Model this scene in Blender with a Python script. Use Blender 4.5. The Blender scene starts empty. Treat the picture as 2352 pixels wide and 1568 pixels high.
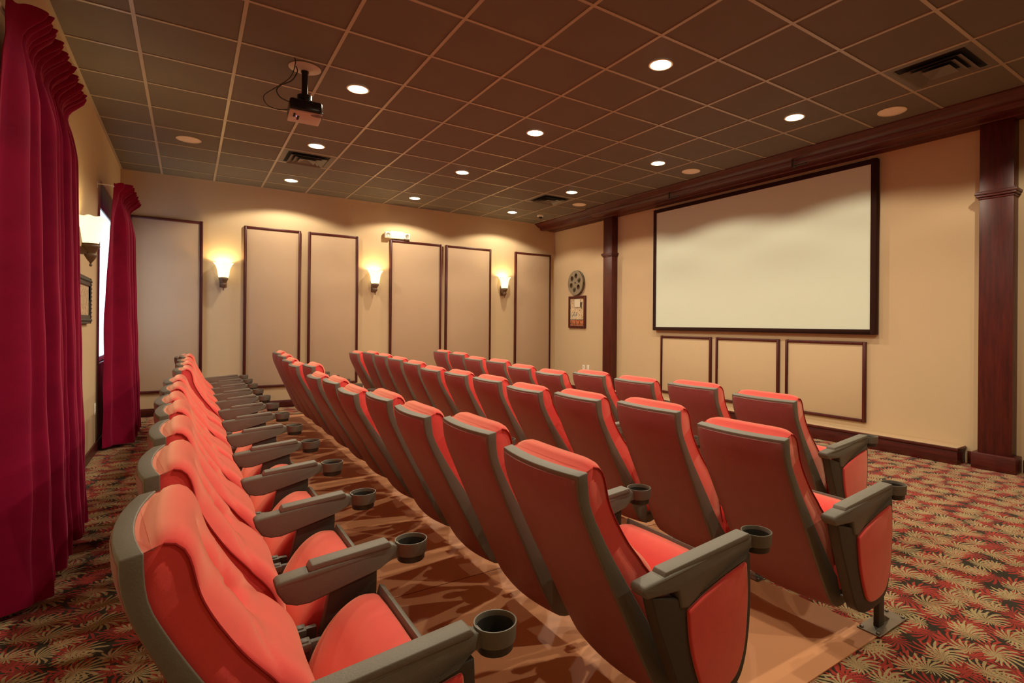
import bpy, bmesh, math, random
from mathutils import Vector, Matrix
random.seed(7)
sc = bpy.context.scene
COL = sc.collection
PI = math.pi

# ------------------------------------------------------------------ camera
CZ = 1.32                                   # eye height
F, CX, CY = 1226.70, 1268.03, 743.17        # focal length and principal point in pixels of the 2352 x 1568 frame
YAW, PIT, ROL = 0.59777, 0.0008, -0.0084
cam = bpy.data.cameras.new('camera')
camo = bpy.data.objects.new('camera', cam)
COL.objects.link(camo)
cam.sensor_fit = 'HORIZONTAL'
cam.sensor_width = 36.0
cam.lens = F / 2352 * 36.0
cam.shift_x = (1176 - CX) / 2352
cam.shift_y = (CY - 784) / 2352
cam.clip_start = 0.02
fw = Vector((math.sin(YAW) * math.cos(PIT), math.cos(YAW) * math.cos(PIT), math.sin(PIT)))
up0 = Vector((-math.sin(YAW) * math.sin(PIT), -math.cos(YAW) * math.sin(PIT), math.cos(PIT)))
rt0 = Vector((math.cos(YAW), -math.sin(YAW), 0))
rt = rt0 * math.cos(ROL) - up0 * math.sin(ROL)
up = rt0 * math.sin(ROL) + up0 * math.cos(ROL)
m = Matrix.Identity(4)
for i in range(3):
    m[i][0], m[i][1], m[i][2] = rt[i], up[i], -fw[i]
m[2][3] = CZ
camo.matrix_world = m
sc.camera = camo

# ------------------------------------------------------------------ exposure, world, light strengths
sc.view_settings.view_transform = 'Standard'
sc.view_settings.look = 'None'
sc.view_settings.gamma = 1.0
sc.view_settings.use_curve_mapping = False
sc.view_settings.exposure = 0.0
sc.cycles.diffuse_bounces = 8
world = bpy.data.worlds.new('daylight')
sc.world = world
world.use_nodes = True
bgn = world.node_tree.nodes['Background']
bgn.inputs[0].default_value = (0.62, 0.78, 1.0, 1)
bgn.inputs[1].default_value = 4.0
SPOT_W = 65.0                                # each recessed downlight
SCONCE_W = 8.0
WARM = (1.0, 0.85, 0.62)

# ------------------------------------------------------------------ node helpers
class NT:
    def __init__(s, name):
        s.m = bpy.data.materials.new(name)
        s.m.use_nodes = True
        s.t = s.m.node_tree
        s.b = s.t.nodes['Principled BSDF']
    def n(s, typ, **kw):
        nd = s.t.nodes.new(typ)
        for k, v in kw.items():
            setattr(nd, k, v)
        return nd
    def put(s, sock, v):
        if isinstance(v, bpy.types.NodeSocket):
            s.t.links.new(v, sock)
        elif v is not None:
            sock.default_value = v
    def math(s, op, a, b=None, c=None, clamp=False):
        nd = s.n('ShaderNodeMath', operation=op, use_clamp=clamp)
        s.put(nd.inputs[0], a)
        if b is not None: s.put(nd.inputs[1], b)
        if c is not None: s.put(nd.inputs[2], c)
        return nd.outputs[0]
    def vmath(s, op, a, b=None, scale=None):
        nd = s.n('ShaderNodeVectorMath', operation=op)
        s.put(nd.inputs[0], a)
        if b is not None: s.put(nd.inputs[1], b)
        if scale is not None: s.put(nd.inputs['Scale'], scale)
        return nd.outputs['Value'] if op in ('LENGTH', 'DOT_PRODUCT', 'DISTANCE') else nd.outputs[0]
    def mix(s, fac, a, b):
        nd = s.n('ShaderNodeMix', data_type='RGBA')
        s.put(nd.inputs[0], fac)
        s.put(nd.inputs[6], a if isinstance(a, bpy.types.NodeSocket) else (*a, 1))
        s.put(nd.inputs[7], b if isinstance(b, bpy.types.NodeSocket) else (*b, 1))
        return nd.outputs[2]
    def obj(s):
        return s.n('ShaderNodeTexCoord').outputs['Object']
    def noise(s, vec, scale, detail=3, rough=.5):
        nd = s.n('ShaderNodeTexNoise')
        s.put(nd.inputs['Vector'], vec)
        nd.inputs['Scale'].default_value = scale
        nd.inputs['Detail'].default_value = detail
        nd.inputs['Roughness'].default_value = rough
        return nd.outputs['Fac']
    def map(s, vec, scale=(1, 1, 1), loc=(0, 0, 0), rot=(0, 0, 0)):
        nd = s.n('ShaderNodeMapping')
        s.put(nd.inputs[0], vec)
        nd.inputs['Location'].default_value = loc
        nd.inputs['Rotation'].default_value = rot
        nd.inputs['Scale'].default_value = scale
        return nd.outputs[0]
    def bump(s, h, strength=.3, dist=.002):
        nd = s.n('ShaderNodeBump')
        nd.inputs['Strength'].default_value = strength
        nd.inputs['Distance'].default_value = dist
        s.put(nd.inputs['Height'], h)
        s.put(s.b.inputs['Normal'], nd.outputs[0])
    def set(s, **kw):
        for k, v in kw.items():
            k = k.replace('_', ' ')
            if isinstance(v, tuple) and len(v) == 3: v = (*v, 1)
            s.put(s.b.inputs[k], v)

def mat_velvet(name, base, sheen, tint, dark=0.72, nscale=9, rough=.8, srough=.45):
    t = NT(name); o = t.obj()
    n1 = t.noise(o, nscale, 4, .6)
    n1 = t.math('MULTIPLY_ADD', n1, 1.6, -.3, clamp=True)
    c = t.mix(n1, tuple(x * dark for x in base), base)
    t.set(Base_Color=c, Roughness=rough, Sheen_Weight=sheen, Sheen_Roughness=srough, Sheen_Tint=tint)
    t.put(t.b.inputs['Specular IOR Level'], .15)
    t.bump(t.noise(o, 420, 2), .25, .001)
    return t.m
def mat_plastic(name, base, rough=.45, tex=260, bs=.35, spec=.5):
    t = NT(name); o = t.obj()
    n1 = t.noise(o, 14, 3)
    t.set(Base_Color=t.mix(n1, tuple(x * .85 for x in base), base), Roughness=rough)
    t.put(t.b.inputs['Specular IOR Level'], spec)
    t.bump(t.noise(o, tex, 3), bs, .0012)
    return t.m
def mat_wood(name, a, b, axis=2, rough=.42):
    t = NT(name); o = t.obj()
    s = [9, 9, 9]; s[axis] = .9
    g = t.noise(t.map(o, tuple(s)), 4, 6, .62)
    f = t.noise(t.map(o, tuple(x * 9 for x in s)), 3, 2)
    g = t.math('MULTIPLY_ADD', f, .25, g)
    g = t.math('MULTIPLY_ADD', g, 2.2, -.85, clamp=True)
    t.set(Base_Color=t.mix(g, a, b), Roughness=rough)
    t.put(t.b.inputs['Coat Weight'], .10)
    t.put(t.b.inputs['Coat Roughness'], .3)
    return t.m
def mat_paint(name, base, var=.05, rough=.85, tex=160, bs=.25):
    t = NT(name); o = t.obj()
    n1 = t.noise(o, 1.3, 4)
    t.set(Base_Color=t.mix(n1, tuple(x * (1 - var) for x in base), tuple(min(1, x * (1 + var)) for x in base)), Roughness=rough)
    t.put(t.b.inputs['Specular IOR Level'], .25)
    t.bump(t.noise(o, tex, 2), bs, .002)
    return t.m
def mat_metal(name, base, rough=.3, metal=1.0):
    t = NT(name); o = t.obj()
    r = t.math('MULTIPLY_ADD', t.noise(o, 30, 3), .2, rough - .1)
    t.set(Base_Color=base, Metallic=metal, Roughness=r)
    return t.m
def mat_emit(name, col, st, base=(.8, .8, .75)):
    t = NT(name); o = t.obj()
    t.set(Base_Color=base, Roughness=.4, Emission_Color=col, Emission_Strength=st)
    return t.m

M = {}
M['red'] = mat_velvet('red_velvet', (.95, .068, .072), 1.0, (1, .62, .42), .8, 9, .8, .55)
M['piping'] = mat_velvet('dark_red_piping', (.42, .02, .02), .2, (1, .4, .3))
M['curtain'] = mat_velvet('wine_red_curtain_velvet', (.31, .002, .042), .75, (1, .28, .42), .6, 5, .75, .35)
M['grey'] = mat_plastic('charcoal_grey_moulded_plastic', (.175, .16, .125), .5)
M['pad'] = mat_plastic('grey_armrest_pad', (.185, .168, .132), .55, 180, .5)
M['back'] = mat_plastic('maroon_back_panel_vinyl', (.33, .10, .10), .48, 320, .5)
M['black'] = mat_plastic('black_plastic', (.045, .042, .034), .45)
M['post'] = mat_plastic('dark_olive_brown_steel_post', (.06, .052, .038), .5, 90, .1)
M['plate'] = mat_metal('worn_steel_plate', (.30, .27, .22), .42)
M['wood_v'] = mat_wood('mahogany_vertical_grain', (.035, .003, .002), (.105, .010, .006), 2)
M['wood_y'] = mat_wood('mahogany_grain_along_wall', (.035, .003, .002), (.11, .012, .007), 1)
M['wood_x'] = mat_wood('mahogany_grain_across_wall', (.035, .003, .002), (.105, .010, .006), 0)
M['wall'] = mat_paint('cream_painted_plaster', (.60, .45, .275))
M['ledge'] = mat_paint('tan_ledge_top', (.60, .43, .26))
M['white'] = mat_paint('white_plastic', (.85, .82, .72), .02, .45, 50, .03)
M['screen'] = mat_paint('matte_projection_fabric', (.70, .77, .64), .01, .95, 500, .15)
M['screen_frame'] = mat_velvet('dark_brown_screen_border', (.03, .009, .006), .2, (.6, .3, .2))
M['bronze'] = mat_plastic('aged_bronze', (.16, .095, .05), .45, 60, .5)
M['dim_metal'] = mat_metal('pewter_film_reel_metal', (.34, .30, .23), .45, .55)
M['grid'] = mat_plastic('painted_grid_bars', (.40, .33, .235), .34, 30, .02)
M['vent'] = mat_plastic('dark_vent_paint', (.14, .115, .085), .45, 30, .05)
M['void'] = mat_plastic('black_duct_opening', (.008, .007, .006), .9)
M['speaker'] = mat_paint('speaker_grille_cloth', (.90, .80, .66), .03, .8, 700, .6)
M['lens'] = mat_emit('lit_downlight_lens', (1, .88, .62), 22)
M['trim_ring'] = mat_paint('cream_lamp_ring', (.8, .7, .5), .02, .5)
M['proj_under'] = mat_paint('light_grey_projector_casing', (.50, .40, .33), .03, .4, 60, .05)
M['proj_black'] = mat_plastic('gloss_black_projector_casing', (.02, .018, .014), .22, 30, .02)
M['door_red'] = mat_plastic('red_tinted_lens_window', (.12, .012, .01), .25)
M['led'] = mat_emit('blue_indicator_lamp', (.25, .3, 1), 3)

def mat_fabric_panel():
    t = NT('tan_acoustic_fabric'); o = t.obj()
    w = t.noise(t.map(o, (1, 1, 1)), 500, 2)
    n1 = t.noise(o, 2.0, 3)
    t.set(Base_Color=t.mix(n1, (.495, .355, .235), (.55, .395, .265)), Roughness=.95)
    t.put(t.b.inputs['Specular IOR Level'], .1)
    t.bump(w, .4, .001)
    return t.m
M['fabric'] = mat_fabric_panel()

def mat_ceiling():
    t = NT('dark_ceiling_tile'); o = t.obj()
    n1 = t.noise(o, 3, 4); sp = t.noise(o, 190, 2)
    t.set(Base_Color=t.mix(n1, (.125, .104, .078), (.155, .127, .098)), Roughness=.72)
    t.put(t.b.inputs['Specular IOR Level'], .35)
    t.bump(sp, .3, .0015)
    return t.m
M['tile'] = mat_ceiling()

def mat_vinyl():
    t = NT('terracotta_vinyl_floor'); o = t.obj()
    n1 = t.noise(o, 2.2, 5, .6)
    sep = t.n('ShaderNodeSeparateXYZ'); t.put(sep.inputs[0], o)
    d = t.math('ABSOLUTE', t.math('SUBTRACT', sep.outputs[1], 2.53))
    d2 = t.math('ABSOLUTE', t.math('SUBTRACT', sep.outputs[1], 5.6))
    ln = t.math('LESS_THAN', t.math('MINIMUM', d, d2), .003)
    c = t.mix(n1, (.80, .38, .19), (.90, .45, .23))
    c = t.mix(ln, c, (.2, .06, .04))
    t.set(Base_Color=c, Roughness=.42)
    t.put(t.b.inputs['Specular IOR Level'], .3)
    t.bump(n1, .05, .002)
    return t.m
M['vinyl'] = mat_vinyl()

def mat_carpet():
    t = NT('leaf_patterned_carpet'); o = t.obj()
    wob = t.n('ShaderNodeTexNoise'); t.put(wob.inputs['Vector'], o); wob.inputs['Scale'].default_value = 14; wob.inputs['Detail'].default_value = 3
    ow = t.vmath('ADD', o, t.vmath('SCALE', t.vmath('SUBTRACT', wob.outputs['Color'], (.5, .5, .5)), scale=.022))
    def layer(off, scale, n, R, seed):
        p = t.map(ow, (scale, scale * 1.1, 0), off)
        v = t.n('ShaderNodeTexVoronoi', voronoi_dimensions='2D', feature='F1')
        t.put(v.inputs['Vector'], p); v.inputs['Scale'].default_value = 1.0; v.inputs['Randomness'].default_value = .55
        d = t.vmath('SUBTRACT', p, v.outputs['Position'])
        s = t.n('ShaderNodeSeparateXYZ'); t.put(s.inputs[0], d)
        r = t.vmath('LENGTH', d)
        th = t.math('ARCTAN2', s.outputs[1], s.outputs[0])
        c = t.n('ShaderNodeSeparateColor'); t.put(c.inputs[0], v.outputs['Color'])
        a = t.math('MULTIPLY_ADD', c.outputs[0], 1.5, seed)
        sw = t.math('MULTIPLY_ADD', r, .9, th)
        thr = t.math('SUBTRACT', sw, a)
        env = t.math('POWER', t.math('ABSOLUTE', t.math('COSINE', t.math('MULTIPLY', thr, .5))), 1.3)
        Rr = t.math('MULTIPLY_ADD', env, R * .72, R * .28)
        q = t.math('DIVIDE', r, Rr)
        lob = t.math('ABSOLUTE', t.math('COSINE', t.math('MULTIPLY', sw, n / 2)))
        th2 = t.math('MULTIPLY_ADD', t.math('POWER', q, 1.5), .62, .42)
        return t.math('GREATER_THAN', lob, th2), lob
    r1, _ = layer((.35, .1, 0), 5.6, 17, .80, 2.6)
    r2, _ = layer((.9, .62, 0), 6.6, 15, .70, .3)
    c1, l1 = layer((0, 0, 0), 5.2, 17, .66, -.5)
    c2, l2 = layer((.47, .55, 0), 5.9, 15, .52, 1.0)
    col = t.mix(t.noise(o, 60, 2), (.018, .013, .007), (.045, .032, .016))
    col = t.mix(r1, col, (.34, .03, .022))
    col = t.mix(r2, col, (.42, .045, .03))
    cream = t.mix(t.noise(o, 25, 2), (.33, .235, .11), (.52, .40, .20))
    col = t.mix(c2, col, cream)
    col = t.mix(c1, col, cream)
    t.set(Base_Color=col, Roughness=.95, Sheen_Weight=.15)
    t.put(t.b.inputs['Specular IOR Level'], .05)
    t.bump(t.noise(o, 380, 2), .6, .004)
    return t.m
M['carpet'] = mat_carpet()

def mat_glass():
    t = NT('clear_window_glass')
    t.set(Base_Color=(.95, .97, 1), Roughness=.02)
    t.put(t.b.inputs['Transmission Weight'], 1.0)
    t.put(t.b.inputs['IOR'], 1.02)
    return t.m
M['glass'] = mat_glass()

def mat_shade():
    t = NT('lit_alabaster_glass'); o = t.obj()
    sep = t.n('ShaderNodeSeparateXYZ'); t.put(sep.inputs[0], o)
    n1 = t.noise(o, 12, 3)
    col = t.mix(n1, (1, .80, .36), (1, .88, .52))
    t.set(Base_Color=(.9, .8, .55), Roughness=.35, Emission_Color=col, Emission_Strength=1.7)
    return t.m
M['shade'] = mat_shade()

def mat_art(name, cols, seed):
    t = NT(name); o = t.obj()
    v = t.n('ShaderNodeTexVoronoi'); t.put(v.inputs['Vector'], t.map(o, (1, 1, 1), (seed, seed, 0))); v.inputs['Scale'].default_value = 26
    c = t.n('ShaderNodeSeparateColor'); t.put(c.inputs[0], v.outputs['Color'])
    n1 = t.noise(o, 40, 4)
    a = t.mix(c.outputs[0], cols[0], cols[1])
    a = t.mix(t.math('GREATER_THAN', n1, .6), a, cols[2])
    t.set(Base_Color=a, Roughness=.5)
    return t.m
M['art_a'] = mat_art('sketched_sepia_print', ((.62, .45, .25), (.72, .58, .38), (.2, .12, .07)), 1)
M['art_b'] = mat_art('faded_street_scene_print', ((.5, .36, .2), (.65, .5, .33), (.3, .12, .06)), 5)
M['art_red'] = mat_art('orange_red_print_band', ((.55, .12, .05), (.6, .25, .1), (.2, .05, .03)), 3)
M['paper'] = mat_paint('pale_paper', (.75, .66, .5), .03, .6)

# ------------------------------------------------------------------ mesh helpers
def box(bm, x0, x1, y0, y1, z0, z1):
    vs = [bm.verts.new((x, y, z)) for x in (x0, x1) for y in (y0, y1) for z in (z0, z1)]
    for f in ((0, 1, 3, 2), (4, 6, 7, 5), (0, 4, 5, 1), (2, 3, 7, 6), (0, 2, 6, 4), (1, 5, 7, 3)):
        bm.faces.new([vs[i] for i in f])
def extrude_xz(bm, pts, y0, y1):
    a = [bm.verts.new((p[0], y0, p[1])) for p in pts]
    b = [bm.verts.new((p[0], y1, p[1])) for p in pts]
    n = len(pts)
    bm.faces.new(a[::-1]); bm.faces.new(b)
    for i in range(n):
        bm.faces.new((a[i], a[(i + 1) % n], b[(i + 1) % n], b[i]))
def lathe(bm, prof, c=(0, 0, 0), n=32, sy=1.0, cap=True):
    rings = []
    for r, z in prof:
        rings.append([bm.verts.new((c[0] + r * math.cos(2 * PI * k / n), c[1] + sy * r * math.sin(2 * PI * k / n), c[2] + z)) for k in range(n)])
    for a, b in zip(rings, rings[1:]):
        for k in range(n):
            bm.faces.new((a[k], a[(k + 1) % n], b[(k + 1) % n], b[k]))
    if cap:
        if prof[0][0] > 1e-4: bm.faces.new(rings[0][::-1])
        if prof[-1][0] > 1e-4: bm.faces.new(rings[-1])
def tube(bm, pts, r, n=8, closed=False):
    pts = [Vector(p) for p in pts]
    rings = []
    N = len(pts)
    for i, p in enumerate(pts):
        a = pts[(i - 1) % N] if (closed or i) else p
        b = pts[(i + 1) % N] if (closed or i < N - 1) else p
        d = (b - a).normalized()
        u = d.cross(Vector((0, 0, 1)))
        if u.length < 1e-3: u = d.cross(Vector((0, 1, 0)))
        u.normalize(); w = d.cross(u)
        rr = r[i] if isinstance(r, (list, tuple)) else r
        rings.append([bm.verts.new(p + (u * math.cos(2 * PI * k / n) + w * math.sin(2 * PI * k / n)) * rr) for k in range(n)])
    rng = range(N) if closed else range(N - 1)
    for i in rng:
        a, b = rings[i], rings[(i + 1) % N]
        for k in range(n):
            bm.faces.new((a[k], a[(k + 1) % n], b[(k + 1) % n], b[k]))
    if not closed:
        bm.faces.new(rings[0][::-1]); bm.faces.new(rings[-1])
def grid(bm, P, nu, nv, flip=False):
    V = [[bm.verts.new(P(i / nu, j / nv)) for j in range(nv + 1)] for i in range(nu + 1)]
    for i in range(nu):
        for j in range(nv):
            f = (V[i][j], V[i + 1][j], V[i + 1][j + 1], V[i][j + 1])
            bm.faces.new(f[::-1] if flip else f)
    return V
def make(name, bm, mat, parent=None, bevel=0, seg=2, sub=0, smooth=True, solid=0, angle=35):
    bmesh.ops.remove_doubles(bm, verts=bm.verts, dist=1e-5)
    bmesh.ops.recalc_face_normals(bm, faces=bm.faces)
    me = bpy.data.meshes.new(name)
    bm.to_mesh(me); bm.free()
    o = bpy.data.objects.new(name, me)
    COL.objects.link(o)
    if solid:
        md = o.modifiers.new('s', 'SOLIDIFY'); md.thickness = solid; md.offset = 0
    if bevel:
        md = o.modifiers.new('b', 'BEVEL'); md.width = bevel; md.segments = seg; md.limit_method = 'ANGLE'; md.angle_limit = math.radians(angle)
    if sub:
        md = o.modifiers.new('u', 'SUBSURF'); md.levels = sub; md.render_levels = sub
    if solid or bevel or sub:
        bpy.context.view_layer.update()
        dg = bpy.context.evaluated_depsgraph_get()
        me2 = bpy.data.meshes.new_from_object(o.evaluated_get(dg))
        o.modifiers.clear()
        o.data = me2; bpy.data.meshes.remove(me); me = me2; me.name = name
    me.materials.clear(); me.materials.append(mat)
    if smooth:
        me.polygons.foreach_set('use_smooth', [True] * len(me.polygons))
        if hasattr(me, 'set_sharp_from_angle'): me.set_sharp_from_angle(angle=math.radians(42))
    if parent: o.parent = parent
    return o
def tag(o, label=None, cat=None, group=None, kind=None):
    if label: o['label'] = label
    if cat: o['category'] = cat
    if group: o['group'] = group
    if kind: o['kind'] = kind
    return o
def thing(name, label, cat, loc=(0, 0, 0), rz=0, group=None):
    o = bpy.data.objects.new(name, None); COL.objects.link(o)
    o.empty_display_size = .05
    o.location = loc; o.rotation_euler = (0, 0, rz)
    return tag(o, label, cat, group)
def struct(name, bm, mat, parent=None, **kw):
    o = make(name, bm, mat, parent, **kw)
    if not parent: o['kind'] = 'structure'
    return o
def copy_tree(o, parent=None):
    c = o.copy(); COL.objects.link(c)
    c.parent = parent
    for ch in o.children: copy_tree(ch, c)
    return c
def lerp_curve(pts, u):
    L = [0]
    for a, b in zip(pts, pts[1:]): L.append(L[-1] + math.dist(a, b))
    s = u * L[-1]
    for i in range(len(pts) - 1):
        if s <= L[i + 1] or i == len(pts) - 2:
            f = (s - L[i]) / max(1e-9, L[i + 1] - L[i])
            return tuple(a + (b - a) * f for a, b in zip(pts[i], pts[i + 1]))
def smooth_curve(pts, n=4):
    out = []
    for i in range(len(pts) - 1):
        p0 = pts[max(0, i - 1)]; p1 = pts[i]; p2 = pts[i + 1]; p3 = pts[min(len(pts) - 1, i + 2)]
        for k in range(n):
            t = k / n
            out.append(tuple(.5 * (2 * b + (c - a) * t + (2 * a - 5 * b + 4 * c - d) * t * t + (-a + 3 * b - 3 * c + d) * t ** 3) for a, b, c, d in zip(p0, p1, p2, p3)))
    out.append(tuple(pts[-1]))
    return out

# ------------------------------------------------------------------ room shell
XL, XR, YF, YN, HC = -.767, 6.30, 9.18, -2.6, CZ + 2.037
TW = .6096
GX0, GY0 = -.927, 4.503                     # a ceiling grid line in each direction
bm = bmesh.new(); box(bm, XL - .1, XR + .1, YN - .1, YF + .1, -.1, 0)
struct('floor', bm, M['carpet'], smooth=False)
bm = bmesh.new(); box(bm, .12, 2.47, 1.095, 8.33, .0, .004); box(bm, 2.47, 3.50, 1.68, 8.33, .0, .004)
struct('floor_vinyl', bm, M['vinyl'], smooth=False)
bm = bmesh.new(); box(bm, .12, 3.50, 8.33, 8.352, .0, .008)
struct('trim_6', bm, M['plate'])
bm = bmesh.new(); box(bm, XL - .1, XR + .1, YN - .1, YF + .1, HC, HC + .1)
ceil = struct('ceiling', bm, M['tile'], smooth=False)
bm = bmesh.new()
i = 0
while GX0 + TW * i < XR:
    x = GX0 + TW * i
    if x > XL: box(bm, x - .012, x + .012, YN, YF, HC - .006, HC + .001)
    i += 1
j = -12
while GY0 + TW * j < YF:
    y = GY0 + TW * j
    if y > YN: box(bm, XL, XR, y - .012, y + .012, HC - .0055, HC + .001)
    j += 1
for x0, x1, y0, y1 in ((XL, XL + .022, YN, YF), (XL, XR, YF - .022, YF)):
    box(bm, x0, x1, y0, y1, HC - .007, HC + .001)
make('ceiling_grid', bm, M['grid'], ceil, smooth=False)
bm = bmesh.new(); box(bm, XL, XR, YF, YF + .1, 0, HC); struct('wall_far', bm, M['wall'], smooth=False)
bm = bmesh.new(); box(bm, XL, XR, YN - .1, YN, 0, HC); struct('wall_near', bm, M['wall'], smooth=False)
bm = bmesh.new(); box(bm, XR, XR + .1, YN, YF, 0, HC); struct('wall_right', bm, M['wall'], smooth=False)
WIN = [(3.98, 4.65), (7.25, 8.75)]
WZ0, WZ1 = .88, 2.78
bm = bmesh.new()
T = .07
ys = [YN, WIN[0][0], WIN[0][1], WIN[1][0], WIN[1][1], YF]
for a, b in ((0, 1), (2, 3), (4, 5)): box(bm, XL - T, XL, ys[a], ys[b], 0, HC)
for a, b in ((1, 2), (3, 4)):
    box(bm, XL - T, XL, ys[a], ys[b], 0, WZ0); box(bm, XL - T, XL, ys[a], ys[b], WZ1, HC)
struct('wall_left', bm, M['wall'], smooth=False)
for k, (a, b) in enumerate(WIN):
    bm = bmesh.new()
    for x in ((a, a + .045), (b - .045, b)): box(bm, XL - .06, XL - .03, x[0], x[1], WZ0, WZ1)
    for z in ((WZ0, WZ0 + .045), (WZ1 - .045, WZ1)):
        box(bm, XL - .06, XL - .03, a + .045, b - .045, z[0], z[1])
    w = struct('window_%d' % (k + 1), bm, M['white'], bevel=.004)
    bm = bmesh.new(); box(bm, XL - .047, XL - .043, a + .045, b - .045, WZ0 + .045, WZ1 - .045)
    make('pane', bm, M['glass'], w, smooth=False)
    bm = bmesh.new(); box(bm, XL - .028, XL - .008, a + .002, b - .002, WZ1 - .27, WZ1 - .001)
    make('header_panel', bm, M['vent'], w, bevel=.004)
    bm = bmesh.new(); box(bm, XL - .028, XL + .012, a - .02, b + .02, WZ0 - .02, WZ0)
    make('sill', bm, M['white'], w, bevel=.005)
# baseboards
def board(name, x0, x1, y0, y1, h, mt):
    bm = bmesh.new(); box(bm, x0, x1, y0, y1, 0, h)
    struct(name, bm, M[mt], bevel=.006)
board('baseboard_far', XL, XR, YF - .018, YF, .112, 'wood_x')
board('baseboard_left', XL, XL + .018, YN, YF - .018, .10, 'wood_y')
board('baseboard_near', XL + .018, XR - .018, YN, YN + .018, .10, 'wood_x')
bm = bmesh.new(); box(bm, XR - .018, XR, YN, 1.60, 0, .12); box(bm, XR - .018, XR, 1.93, 2.02, 0, .12); box(bm, XR - .018, XR, 7.5, YF - .018, 0, .12)
struct('baseboard_right', bm, M['wood_y'], bevel=.006)

# cornice box beam under the ceiling on the screen wall
def cornice(name, y0, y1, dx, label):
    prof = [(XR, HC - .001), (5.80 - dx, HC - .001), (5.80 - dx, HC - .018), (5.83 - dx, HC - .03), (5.845 - dx, HC - .052), (5.88 - dx, HC - .072),
            (5.905 - dx, HC - .082), (5.93 - dx, HC - .085), (5.93 - dx, HC - .124), (5.95 - dx, HC - .13), (6.02, HC - .13), (6.03, HC - .118), (6.14, HC - .118), (6.15, HC - .128), (XR, HC - .128)]
    bm = bmesh.new(); extrude_xz(bm, prof, y0, y1)
    struct(name, bm, M['wood_y'], bevel=.002, seg=1)
cornice('trim_1', 7.46, YF - .005, 0, '')
cornice('trim_2', YN + .01, 7.455, .035, '')

def column(name, y0, y1, label, front=6.17):
    t = thing(name, label, 'column', (XR, (y0 + y1) / 2, 0), 0, 'mahogany wall columns')
    h = (y1 - y0) / 2
    d = XR - front
    zt = HC - .130
    bm = bmesh.new(); box(bm, -d, 0, -h, h, .15, zt); make('shaft', bm, M['wood_v'], t, bevel=.003)
    bm = bmesh.new(); box(bm, -d - .04, -.001, -h - .04, h + .04, 0, .15); make('plinth', bm, M['wood_y'], t, bevel=.007)
    bm = bmesh.new()
    for a, z0, z1 in ((.008, 2.525, 2.545), (.022, 2.545, 2.565), (.03, 2.565, 2.59), (.012, 2.59, 2.605)):
        box(bm, -d - a, -.0005, -h - a, h + a, z0, z1)
    make('collar_moulding', bm, M['wood_y'], t, bevel=.003)
    return t
column('wall_column', 7.20, 7.44, 'dark mahogany column on the screen wall, between the framed poster and the screen')
column('wall_column', 1.65, 1.905, 'dark mahogany column on the screen wall at the right end of the low ledge')

# low ledge under the screen
bm = bmesh.new(); box(bm, 6.10, XR - .0005, 2.04, 7.15, 0, .135)
lg = make('stage_ledge', bm, M['wood_y'], bevel=.004)
tag(lg, 'long low mahogany-faced ledge with a tan top running under the screen', 'ledge')
bm = bmesh.new(); box(bm, 6.085, XR - .001, 2.03, 7.16, .135, .162)
make('ledge_edge', bm, M['wood_y'], lg, bevel=.006)
bm = bmesh.new(); box(bm, 6.095, XR - .002, 2.04, 7.15, .1615, .166)
make('ledge_top', bm, M['ledge'], lg, bevel=.001)

# ------------------------------------------------------------------ framed panels
def frame_panel(name, plane, a0, a1, z0, z1, depth, fw_, label, cat, group, mt='fabric'):
    """plane 'F': on the far wall, a = x;  'R': on the screen wall, a = y"""
    ac = (a0 + a1) / 2; hw = (a1 - a0) / 2
    t = thing(name, label, cat, (ac, YF, z0) if plane == 'F' else (XR, ac, z0), 0 if plane == 'F' else -PI / 2, group)
    H = z1 - z0
    bm = bmesh.new()
    for x0, x1, b0, b1 in ((-hw, -hw + fw_, 0, H), (hw - fw_, hw, 0, H), (-hw + fw_, hw - fw_, 0, fw_), (-hw + fw_, hw - fw_, H - fw_, H)):
        box(bm, x0, x1, -depth, -.0005, b0, b1)
        i0 = .004
        box(bm, x0 + i0, x1 - i0, -depth - .006, -depth, b0 + (i0 if b0 == 0 or True else 0), b1 - i0)
    make('panel_frame', bm, M['wood_v'], t, bevel=.003, seg=2)
    bm = bmesh.new(); box(bm, -hw + fw_ - .001, hw - fw_ + .001, -depth + .012, -.001, fw_ - .001, H - fw_ + .001)
    make('fabric_panel', bm, M[mt], t, bevel=.002)
    return t
FP = [(-.68, .165, 'widest tall tan wall panel, in the far-left corner beside the curtain'),
      (.675, 1.45, 'tall tan wall panel just right of the first sconce on the far wall'),
      (1.555, 2.325, 'tall tan wall panel just left of the middle far-wall sconce'),
      (2.85, 3.79, 'tall tan wall panel beneath the emergency light'),
      (3.865, 4.80, 'tall tan wall panel just left of the far-wall sconce nearest the screen wall'),
      (5.33, 6.185, 'tall tan wall panel in the corner beside the screen wall')]
for a, b, lb in FP:
    frame_panel('wall_panel', 'F', a, b, .325, 2.745, .045, .034, lb, 'wall panel', 'tall framed panels on the far wall')
RP = [(5.11, 6.115, 'low square wall panel under the screen, nearest the far column'),
      (4.03, 5.03, 'low square wall panel under the screen, middle of three'),
      (2.965, 3.945, 'low square wall panel under the screen, nearest the right column')]
for a, b, lb in RP:
    frame_panel('low_wall_panel', 'R', a, b, .245, 1.15, .028, .034, lb, 'wall panel', 'low framed panels below the screen', 'wall')

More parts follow.
